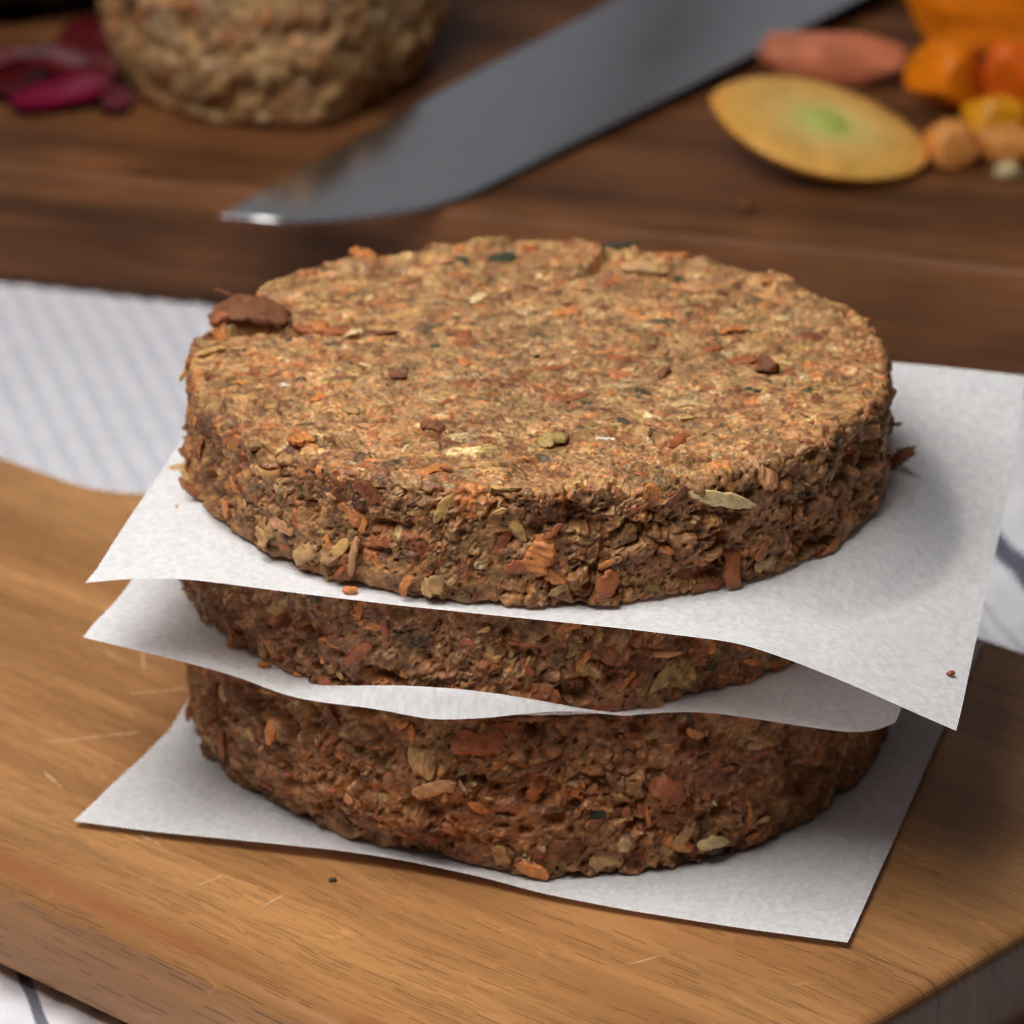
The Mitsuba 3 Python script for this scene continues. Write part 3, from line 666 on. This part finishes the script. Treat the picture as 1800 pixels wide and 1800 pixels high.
SIDE_BOTTOM = [
    (-106.8, 0.0138, 'salmon', 5.9, 2.0, 25, 1.1), (-99.8, 0.0203, 'rust', 7.2, 3.0, 10, 0.5), (-108.9, 0.0179, 'tan', 4.2, 3.9, 0, 0.3), (-91.0, 0.0134, 'rust', 5.3, 2.1, 62, 0.8),
    (-70.7, 0.0127, 'rust', 5.7, 3.5, -38, 0.6), (-63.0, 0.0042, 'pale', 4.8, 1.7, -8, 1.6), (-52.9, 0.0047, 'straw', 3.0, 0.8, 5, 1.8), (-91.6, 0.0025, 'orange', 4.7, 1.7, -12, 0.9),
    (-98.6, 0.0038, 'orange', 2.0, 1.5, 50, 0.7), (-82.7, 0.0105, 'herb', 5.0, 4.2, 0, 0.2), (-67.7, 0.0059, 'tan', 4.5, 1.5, 55, 0.8), (-73.7, 0.0097, 'orange', 3.5, 0.5, -80, 0.8),
    (-132.7, 0.0067, 'orange', 2.3, 1.0, -20, 0.6), (-121.8, 0.0093, 'salmon', 1.7, 1.4, 0, 0.6), (-104.6, 0.0080, 'rust', 2.1, 2.0, 0, 0.7), (-151.9, 0.0095, 'rust', 5.3, 2.0, -62, 0.7),
    (-147.5, 0.0157, 'rust', 4.5, 1.5, -60, 0.7), (-156.4, 0.0130, 'brown', 4.5, 1.2, -75, 0.7), (-96.1, 0.0239, 'rust', 4.5, 1.4, 5, 0.6), (-89.8, 0.0175, 'brown', 5.0, 1.4, 15, 0.7),
    (-112.6, 0.0215, 'orange', 3.0, 1.2, 40, 0.5), (-76.4, 0.0210, 'rust', 3.8, 1.5, 10, 0.5), (-79.9, 0.0030, 'tan', 4.5, 2.3, 5, 0.6), (-123.0, 0.0154, 'orange', 2.7, 1.1, -60, 0.6),
    (-99.7, 0.0114, 'orange', 3.3, 1.1, -30, 0.8), (-86.2, 0.0058, 'brown', 4.5, 2.0, 10, 0.5), (-61.8, 0.0164, 'rust', 3.8, 1.2, 75, 0.6), (-56.4, 0.0128, 'brown', 3.5, 1.5, 80, 0.6),
    (-66.0, 0.0204, 'orange', 3.0, 1.4, -30, 0.5),
]


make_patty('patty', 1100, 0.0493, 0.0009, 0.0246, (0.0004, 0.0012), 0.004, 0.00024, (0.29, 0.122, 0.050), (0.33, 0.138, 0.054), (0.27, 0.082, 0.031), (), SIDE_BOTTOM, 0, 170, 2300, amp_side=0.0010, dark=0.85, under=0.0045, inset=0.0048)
tag('patty', 'bottom patty of the stack, thickest and resting on the lowest parchment sheet', 'patty')
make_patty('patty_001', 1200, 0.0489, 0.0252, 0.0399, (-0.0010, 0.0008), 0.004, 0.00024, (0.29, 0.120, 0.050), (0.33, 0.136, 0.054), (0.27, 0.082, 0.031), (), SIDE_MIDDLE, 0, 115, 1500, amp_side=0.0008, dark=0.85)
tag('patty_001', 'middle patty of the stack, squeezed between the two upper parchment sheets', 'patty')
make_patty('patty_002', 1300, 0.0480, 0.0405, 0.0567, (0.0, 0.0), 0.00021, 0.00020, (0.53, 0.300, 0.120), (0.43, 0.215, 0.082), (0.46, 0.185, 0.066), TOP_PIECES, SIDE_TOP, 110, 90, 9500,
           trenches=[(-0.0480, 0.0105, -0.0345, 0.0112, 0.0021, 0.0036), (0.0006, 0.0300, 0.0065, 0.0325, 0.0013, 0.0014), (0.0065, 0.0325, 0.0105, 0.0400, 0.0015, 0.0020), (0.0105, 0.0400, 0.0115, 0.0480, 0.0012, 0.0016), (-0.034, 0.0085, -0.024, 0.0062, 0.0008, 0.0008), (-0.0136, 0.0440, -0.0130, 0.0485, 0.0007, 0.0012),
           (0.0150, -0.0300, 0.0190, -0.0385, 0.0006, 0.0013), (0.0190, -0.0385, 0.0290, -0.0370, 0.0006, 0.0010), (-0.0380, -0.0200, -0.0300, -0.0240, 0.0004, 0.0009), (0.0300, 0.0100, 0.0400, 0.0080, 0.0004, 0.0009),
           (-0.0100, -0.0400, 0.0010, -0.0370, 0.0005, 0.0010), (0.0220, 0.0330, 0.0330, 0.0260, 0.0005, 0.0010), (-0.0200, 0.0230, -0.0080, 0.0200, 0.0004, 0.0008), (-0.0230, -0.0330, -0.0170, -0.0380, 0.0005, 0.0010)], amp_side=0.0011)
tag('patty_002', 'top patty of the stack with its golden brown crumbly upper face in full view', 'patty')
# crumbs that stick out of the top patty's edge
g = rng(9)
for (x, y, z, c, L, W, rot) in LOOSE_TOP:
    L, W = L * 0.001, W * 0.001
    v, f, uv = lump_mesh(L * 1.1, W, W * 0.9, g, sub=3, rough=0.30) if c in ('tan', 'brown', 'straw') and W > 0.0015 else chip(L, W, W * 0.6, g, bend=0.2)
    r = math.radians(rot)
    p = np.column_stack([v[:, 0] * math.cos(r) - v[:, 2] * math.sin(r), v[:, 1], v[:, 0] * math.sin(r) + v[:, 2] * math.cos(r)]) + [x, y, z]
    put('crumb', (p, f), f'food_{c}', 'patty_002', smooth=True, uv=uv)

# loose crumbs on the board and on the paper
def loose(name, x, y, z, L, W, c, label, seed):
    v, f, uv = lump_mesh(L, W, min(L, W) * 0.7, rng(seed), sub=2, rough=0.3)
    k = put(name, (v + [x, y, z + min(L, W) * 0.28], f), f'food_{c}', smooth=True, uv=uv)
    tag(k, label, 'crumb')
loose('crumb', -0.0273, -0.0462, 0.0, 0.0011, 0.0008, 'herb', 'tiny black crumb on the pale board in front of the lowest parchment sheet', 1)
loose('crumb', 0.0386, 0.2045, 0.007, 0.0030, 0.0026, 'brown', 'small brown crumb on the dark board below the halved yellow vegetable', 2)
loose('crumb', 0.0530, -0.0500, 0.0318, 0.0011, 0.0009, 'rust', 'tiny rust crumb near the drooping right corner of the topmost parchment sheet', 3)
loose('crumb', -0.0246, -0.0432, 0.0403, 0.0019, 0.0015, 'orange', 'orange crumb on the topmost sheet touching the front left foot of the top patty', 4)
loose('crumb', 0.0505, 0.0080, 0.0396, 0.0009, 0.0004, 'herb', 'dark speck on the topmost sheet behind the right side of the top patty', 5)
loose('crumb', -0.0365, -0.0330, 0.0251, 0.0017, 0.0012, 'orange', 'orange crumb on the middle sheet at the left foot of the middle patty', 6)

# ================================================================ KNIFE
tip = np.array([-0.0557, 0.1905, 0.0107])
kz, az, roll = 0.035, math.radians(57.5), math.radians(9.0)
kx = np.array([math.cos(az), math.sin(az), kz]); kx /= np.linalg.norm(kx)
ky = np.array([-math.sin(az) * math.cos(roll), math.cos(az) * math.cos(roll), math.sin(roll)]); ky -= kx * (ky @ kx); ky /= np.linalg.norm(ky)
kn = np.cross(kx, ky)
edge = [(0.0, 0.0), (0.0039, -0.0053), (0.0067, -0.0096), (0.0105, -0.0132), (0.0149, -0.0165), (0.0245, -0.0221), (0.0326, -0.0257), (0.0408, -0.0274), (0.0534, -0.0281), (0.0718, -0.0290), (0.1101, -0.0311), (0.1415, -0.0322), (0.1766, -0.0336), (0.2050, -0.0345)]
spine = [(0.2050, 0.0005), (0.1398, 0.0008), (0.1107, 0.0010), (0.0860, 0.0013), (0.0591, 0.0011), (0.0402, 0.0009), (0.0211, 0.0005)]
ss = np.unique(np.r_[np.linspace(0, 0.02, 40) ** 1.0, np.linspace(0.02, 0.205, 160)])
E_, S_ = np.array(edge), np.array(spine[::-1])
we = np.interp(ss, E_[:, 0], E_[:, 1])
for _ in range(6):
    we[1:-1] = 0.25 * we[:-2] + 0.5 * we[1:-1] + 0.25 * we[2:]
ws = np.interp(ss, np.r_[0, S_[:, 0]], np.r_[0, S_[:, 1]])
wid = ws - we
def across(d_edge):
    """half thickness at a distance from the cutting edge: honed bevel, then the long taper to the spine"""
    return np.minimum(0.00004 + d_edge * 0.50, 0.00022 + d_edge * 0.034)
cols = [('e', 0.0), ('e', 0.00035), ('e', 0.0012), ('f', 0.25), ('f', 0.5), ('f', 0.75), ('s', 0.0007), ('s', 0.0)]
def ring(sgn):
    out = []
    for kind, val in cols:
        w = we + np.minimum(val, wid * 0.3) if kind == 'e' else (we + wid * val if kind == 'f' else ws - np.minimum(val, wid * 0.2))
        d = w - we
        h = across(d)
        if kind == 's' and val == 0.0:
            h = h * 0.55
        if kind == 'e' and val == 0.0:
            h = h * 0 + 0.00003
        out.append(np.column_stack([ss, w, sgn * h]))
    return np.stack(out, 1)
up, dn = ring(1), ring(-1)
ns, nc = len(ss), len(cols)
v = np.vstack([up.reshape(-1, 3), dn.reshape(-1, 3)])
f = grid_faces(ns, nc)
k = np.arange(ns - 1)
M2 = ns * nc
def strip(c):
    a, b = k * nc + c, (k + 1) * nc + c
    return np.vstack([np.stack([a, b, b + M2], 1), np.stack([a, b + M2, a + M2], 1)])
c2 = np.arange(nc - 1)
endf = np.vstack([np.stack([(ns - 1) * nc + c2, (ns - 1) * nc + c2 + 1, (ns - 1) * nc + c2 + 1 + M2], 1), np.stack([(ns - 1) * nc + c2, (ns - 1) * nc + c2 + 1 + M2, (ns - 1) * nc + c2 + M2], 1)])
fs = [f, f[:, ::-1] + M2, strip(0)[:, ::-1], strip(nc - 1), endf[:, ::-1]]
bm = trimesh.Trimesh(v, np.vstack(fs), process=False)
fs = [np.vstack(fs) if bm.volume > 0 else np.vstack(fs)[:, ::-1]]
blade = tip + v[:, :1] * kx + v[:, 1:2] * ky + v[:, 2:] * kn
def steel_rough(p, n, uv):
    a = p.x * math.cos(az) + p.y * math.sin(az)
    b = -p.x * math.sin(az) + p.y * math.cos(az)
    return 0.11 + 0.09 * mikit.fbm(a * 60, b * 1500, 1.0, octaves=2)
scene['steel'] = principled((0.74, 0.74, 0.76), mikit.proc(steel_rough), 0.5, metallic=1.0)
scene['knife__blade'] = mikit.ply((blade, np.vstack(fs)), 'steel', smooth=8)
hb = trimesh.creation.box((0.118, 0.026, 0.016))
hb = hb.subdivide().subdivide().subdivide()
w = np.array(hb.vertices)
rr = np.hypot(w[:, 1] / 0.013, w[:, 2] / 0.008)
w[:, 1:] *= (0.80 + 0.2 / np.maximum(rr, 1))[:, None]
w[:, 1] *= 1 + 0.10 * np.cos(w[:, 0] / 0.118 * 2 * np.pi)
scene['black_plastic'] = principled((0.012, 0.012, 0.013), 0.4, 0.5)
hv = tip + (w[:, :1] + 0.205 + 0.072) * kx + (w[:, 1:2] - 0.014) * ky + w[:, 2:] * kn
put('handle', (hv, np.array(hb.faces)), 'black_plastic', 'knife', smooth=40)
bb = trimesh.creation.box((0.016, 0.022, 0.010)).subdivide()
w = np.array(bb.vertices)
put('bolster', (tip + (w[:, :1] + 0.212) * kx + (w[:, 1:2] - 0.014) * ky + w[:, 2:] * kn, np.array(bb.faces)), 'steel', 'knife', smooth=40)
tag('knife', 'broad steel kitchen knife lying across the dark board with its tip over the edge', 'knife')

# ================================================================ LOAF CHUNK
lp = np.array([(-0.086, 0.300), (-0.0845, 0.285), (-0.078, 0.264), (-0.068, 0.2520), (-0.055, 0.2458), (-0.0415, 0.2445), (-0.0385, 0.2455), (-0.0270, 0.2635), (-0.0180, 0.2800), (-0.016, 0.300), (-0.045, 0.322), (-0.070, 0.318)])
lc = np.array([-0.052, 0.283])
la = np.unwrap(np.arctan2(*(lp - lc).T[::-1]))
lr = np.hypot(*(lp - lc).T) * 0.97
o_ = np.argsort(la % (2 * np.pi))
def loaf_R(ph):
    return np.interp(ph % (2 * np.pi), (la % (2 * np.pi))[o_], lr[o_], period=2 * np.pi) / 0.034
V, N, S, F = round_body(0.034, 0.0072, 0.048, 0.004, 0.0006, 0.004, loaf_R, taper=0.3, centre=lc)
vis = V[:, 1] < 0.300
disp, col = crumble(V, N, S, 1500, 0.0006, 0.0010, 700, (0.48, 0.295, 0.125), (0.33, 0.190, 0.080), (0.36, 0.25, 0.15), size=2.3, vis=vis, dark=1.0)
big = smooth01(0.35, 0.6, N3(V, 0.0055, 77))
disp -= 0.0026 * big * S
X = V + N * disp[:, None]
lowr = np.exp(-((V[:, 2] - 0.0072) / 0.007) ** 2) * smooth01(0.012, 0.024, np.hypot(*(V[:, :2] - lc).T))
X[:, :2] -= (V[:, :2] - lc) / np.maximum(np.hypot(*(V[:, :2] - lc).T), 1e-6)[:, None] * (0.0040 * lowr)[:, None]
X[:, 2] = np.maximum(X[:, 2], 0.0072)
scene['food_chunk'] = mikit.ply((X, F), 'patty_crumb', smooth=True, color=col)
tag('food_chunk', 'rough lumpy tan food chunk standing on the dark board behind the knife tip', 'food chunk')

# ================================================================ VEGETABLES
def veg_mat(key, base, rough=0.32, spec=0.5):
    def fn(p, n, uv):
        v = mikit.fbm(p.x * 220, p.y * 220, p.z * 220, octaves=2)
        return mi.Color3f(*base) * (0.70 + 0.60 * v)
    scene[key] = principled(fn, 0.42 if key[4:] in ('magenta', 'red', 'dark', 'mauve', 'grey') else rough, 0.25 if key[4:] in ('magenta', 'red', 'dark', 'mauve', 'grey') else spec)
for k, c in dict(veg_orange=(0.88, 0.225, 0.005), veg_deep=(0.85, 0.15, 0.008), veg_yellow=(0.84, 0.34, 0.012), veg_peach=(0.74, 0.30, 0.075), veg_pink=(0.66, 0.20, 0.10), veg_cream=(0.62, 0.52, 0.28),
                 veg_magenta=(0.17, 0.004, 0.030), veg_red=(0.10, 0.006, 0.009), veg_dark=(0.030, 0.012, 0.014), veg_mauve=(0.16, 0.035, 0.045), veg_grey=(0.15, 0.10, 0.10)).items():
    veg_mat(k, c)

def chunk(key, base, mat, pos, size, rot=0, tilt=(0, 0), seed=0, sharp=0.85, label=None, cat='vegetable piece', group=None):
    """a knife-cut piece: a rounded, slightly skewed block"""
    g = rng(seed)
    m = trimesh.creation.icosphere(subdivisions=4)
    v = np.array(m.vertices)
    n = g.normal(size=(9, 3)); n /= np.linalg.norm(n, axis=1, keepdims=True)
    n = np.vstack([n, np.eye(3), -np.eye(3)])
    d = v @ n.T
    r = 1 / np.maximum(np.max(d / g.uniform(0.72, 1.0, len(n)), axis=1), 1e-3)
    r = np.minimum(r, 1.25) * sharp + (1 - sharp) * 1.0
    v = v * r[:, None] * np.array(size) / 2
    v += 0.02 * min(size) * np.column_stack([N3(v, 0.004, seed + q) for q in range(3)])
    for ax, an in ((0, tilt[0]), (1, tilt[1]), (2, rot)):
        R = trimesh.transformations.rotation_matrix(math.radians(an), np.eye(3)[ax])[:3, :3]
        v = v @ R.T
    v = v + [pos[0], pos[1], pos[2] - v[:, 2].min()]
    k = put(key, (v, np.array(m.faces)), mat, smooth=True)
    tag(k, label, cat, group)

# the halved vegetable with a green core: dome below, cut face tilted to the camera
nu, nv = 96, 30
ph = np.arange(nu) / nu * 2 * np.pi
cx, sx = np.cos(ph), np.sin(ph)
rx = 0.0203 * np.sign(cx) * np.abs(cx) ** 1.0 * (1 + 0.06 * (cx < 0) * np.abs(cx) ** 8)
ry = 0.0150 * np.sign(sx) * np.abs(sx) ** 1.12 * (1 - 0.06 * cx)
rings = []
for k in range(nv):                                      # cut face, from the centre out
    t = (k + 0.3) / (nv - 0.7)
    rings.append(np.column_stack([rx * t, ry * t, np.full(nu, 0.0012 * (1 - t ** 6))]))
for k in range(1, nv):                                   # dome
    t = k / nv * math.pi / 2
    rings.append(np.column_stack([rx * math.cos(t), ry * math.cos(t), np.full(nu, -0.0055 * math.sin(t))]))
v = np.vstack(rings)
i, j = np.meshgrid(np.arange(len(rings) - 1), np.arange(nu), indexing='ij')
q = [i * nu + j, i * nu + (j + 1) % nu, (i + 1) * nu + (j + 1) % nu, (i + 1) * nu + j]
f = np.vstack([np.stack([q[0], q[3], q[2]], -1).reshape(-1, 3), np.stack([q[0], q[2], q[1]], -1).reshape(-1, 3)])
Ry = trimesh.transformations.rotation_matrix(math.radians(13), [0, 1, 0])[:3, :3]
Rx = trimesh.transformations.rotation_matrix(math.radians(16), [1, 0, 0])[:3, :3]
Rz = trimesh.transformations.rotation_matrix(math.radians(-8), [0, 0, 1])[:3, :3]
M = Rx @ Ry @ Rz
w = v @ M.T
off = np.array([0.0540, 0.2275, 0.0072 - w[:, 2].min()])
uv = np.column_stack([np.hypot(v[:, 0] / 0.0212, v[:, 1] / 0.0168), (v[:, 2] > -0.0004).astype(float)])
def flesh(p, n, uv):
    v = mikit.fbm(p.x * 260, p.y * 260, p.z * 260, octaves=2)
    c = mikit.mix((0.82, 0.60, 0.20), (0.80, 0.43, 0.095), mikit.smoothstep(0.15, 0.75, uv.x + 0.15 * (v - 0.5)))
    c = mikit.mix((0.60, 0.58, 0.15), c, mikit.smoothstep(0.10, 0.42, uv.x))
    c = mikit.mix(c, (0.80, 0.34, 0.06), mikit.smoothstep(0.82, 1.0, uv.x))
    c = mikit.mix((0.80, 0.33, 0.02), c, uv.y)
    return c * (0.80 + 0.4 * v)
scene['cut_flesh'] = principled(flesh, 0.38, 0.5)
scene['halved_vegetable__flesh'] = mikit.ply((w + off, f), 'cut_flesh', smooth=True, uv=uv)
cm = trimesh.creation.icosphere(subdivisions=3)
cv = np.array(cm.vertices) * [0.0042, 0.0036, 0.0014] + [0.0004, 0.0008, 0.0007]
scene['green_core'] = principled((0.47, 0.53, 0.11), 0.4, 0.5)
put('core', (cv @ M.T + off, np.array(cm.faces)), 'green_core', 'halved_vegetable', smooth=True)
labels['halved_vegetable__core'] = {'label': 'bright green core in the cut face'}
tag('halved_vegetable', 'halved yellow orange vegetable with a bright green core in its cut face', 'vegetable')

Z = 0.0072
chunk('vegetable_slice', 1, 'veg_pink', (0.0585, 0.2830, Z), (0.0325, 0.016, 0.0085), -6, (10, 0), 11, 0.7, 'pinkish red slice lying behind the halved yellow vegetable')
chunk('vegetable_piece', 1, 'veg_orange', (0.0960, 0.3060, Z), (0.052, 0.034, 0.050), 4, (0, 0), 12, 0.85, 'largest orange vegetable chunk, cut off by the top edge at the right', cat='vegetable')
chunk('vegetable_piece', 1, 'veg_orange', (0.0805, 0.2630, Z), (0.0150, 0.014, 0.0135), 35, (0, 20), 13, 0.85, 'orange cube leaning between the halved vegetable and the large orange chunk', cat='vegetable')
chunk('vegetable_piece', 1, 'veg_deep', (0.0935, 0.2660, Z), (0.0150, 0.014, 0.0150), -15, (15, 0), 14, 0.85, 'deep orange red cube at the right edge under the large orange chunk', cat='vegetable')
chunk('vegetable_piece', 1, 'veg_yellow', (0.0880, 0.2480, Z), (0.0160, 0.013, 0.0085), 12, (0, 8), 15, 0.85, 'yellow orange piece at the right edge, in front of the deep orange red cube', cat='vegetable')
chunk('vegetable_piece', 1, 'veg_peach', (0.0775, 0.2295, Z), (0.0098, 0.010, 0.0092), 20, (0, 0), 16, 0.85, 'small pale peach nub right beside the halved yellow vegetable', cat='vegetable')
chunk('vegetable_piece', 1, 'veg_peach', (0.0885, 0.2330, Z), (0.0125, 0.010, 0.0070), 5, (0, 0), 17, 0.85, 'flat peach orange piece at the right edge, nearest the viewer', cat='vegetable')
chunk('vegetable_piece', 1, 'veg_cream', (0.0880, 0.2232, Z), (0.0048, 0.0045, 0.0030), 30, (0, 0), 18, 0.85, 'tiny cream scrap in front of the flat peach piece at the right edge', cat='vegetable')
# red leaves at the left
def petal(mat, pos, L, W, rot, tilt, roll, seed, label):
    g = rng(seed)
    a, b = np.meshgrid(np.linspace(-1, 1, 26), np.linspace(-1, 1, 15), indexing='ij')
    wd = np.clip(1 - np.abs(a) ** 2.4, 0, 1) ** 0.6
    x, y = a * L / 2, b * wd * W / 2
    z = 0.22 * W * (b * wd) ** 2 + 0.05 * L * a ** 2
    top = np.stack([x, y, z + 0.0009], -1).reshape(-1, 3)
    bot = np.stack([x, y, z - 0.0009 * wd], -1).reshape(-1, 3)
    f = grid_faces(26, 15)
    v = np.vstack([top, bot])
    n = 26 * 15
    rim = np.r_[np.arange(15), np.arange(1, 26) * 15 + 14, 25 * 15 + np.arange(13, -1, -1), np.arange(24, 0, -1) * 15]
    nx = np.roll(rim, -1)
    f = np.vstack([f, f[:, ::-1] + n, np.stack([rim, nx, nx + n], 1)[:, ::-1], np.stack([rim, nx + n, rim + n], 1)[:, ::-1]])
    v += 0.0006 * np.column_stack([N3(v, 0.006, seed + q) for q in range(3)])
    for ax, an in ((0, roll), (1, tilt), (2, rot)):
        v = v @ trimesh.transformations.rotation_matrix(math.radians(an), np.eye(3)[ax])[:3, :3].T
    v = v + [pos[0], pos[1], pos[2] - v[:, 2].min()]
    k = put('stem_piece', (v, f), mat, smooth=True)
    tag(k, label, 'vegetable stem')
petal('veg_magenta', (-0.0905, 0.2640, Z), 0.0210, 0.0075, 24, -6, 30, 31, 'bright magenta stem piece nearest the viewer at the left edge')
petal('veg_red', (-0.0875, 0.2760, Z + 0.002), 0.0170, 0.0085, -14, 8, 40, 32, 'dark red stem piece right behind the bright magenta one')
petal('veg_red', (-0.0850, 0.2860, Z + 0.004), 0.0150, 0.0080, 14, 6, 50, 39, 'dark red stem piece at the back, against the left side of the tan chunk')
petal('veg_mauve', (-0.0805, 0.2635, Z), 0.0110, 0.0062, 74, 0, 30, 33, 'small dusty pink stem piece touching the tan chunk')
petal('veg_red', (-0.1000, 0.2740, Z), 0.0190, 0.0085, 62, 0, 35, 34, 'brownish red stem piece at the left edge of the picture')
petal('veg_dark', (-0.0935, 0.2735, Z), 0.0120, 0.0075, 30, 0, 15, 35, 'almost black stem piece in the middle of the red ones')
petal('veg_grey', (-0.0945, 0.2900, Z), 0.0120, 0.0065, 30, 0, 30, 36, 'pale grey pink stem piece at the back of the red ones')
petal('veg_mauve', (-0.1030, 0.2870, Z), 0.0120, 0.0060, 20, 0, 30, 37, 'pink stem piece at the left edge, behind the brownish red one')
petal('veg_red', (-0.1060, 0.3220, Z + 0.003), 0.0160, 0.0120, 30, 0, 30, 38, 'red stem tip in the top left corner beside the dark dish')
# dark dish in the top left corner
pr = [(0.030, 0.0), (0.034, 0.001), (0.044, 0.008), (0.047, 0.013), (0.0462, 0.0138), (0.0452, 0.013), (0.042, 0.008), (0.033, 0.0028), (0.0, 0.0026)]
dm = trimesh.creation.revolve(np.array([(0.0, 0.0)] + pr), sections=96)
scene['dark_glaze'] = principled((0.020, 0.021, 0.028), 0.35, 0.5)
put('dish', (np.array(dm.vertices) + [-0.114, 0.3560, 0.0072], np.array(dm.faces)), 'dark_glaze', smooth=40)
tag('dish', 'dark blue grey dish in the top left corner behind the red stem pieces', 'dish')
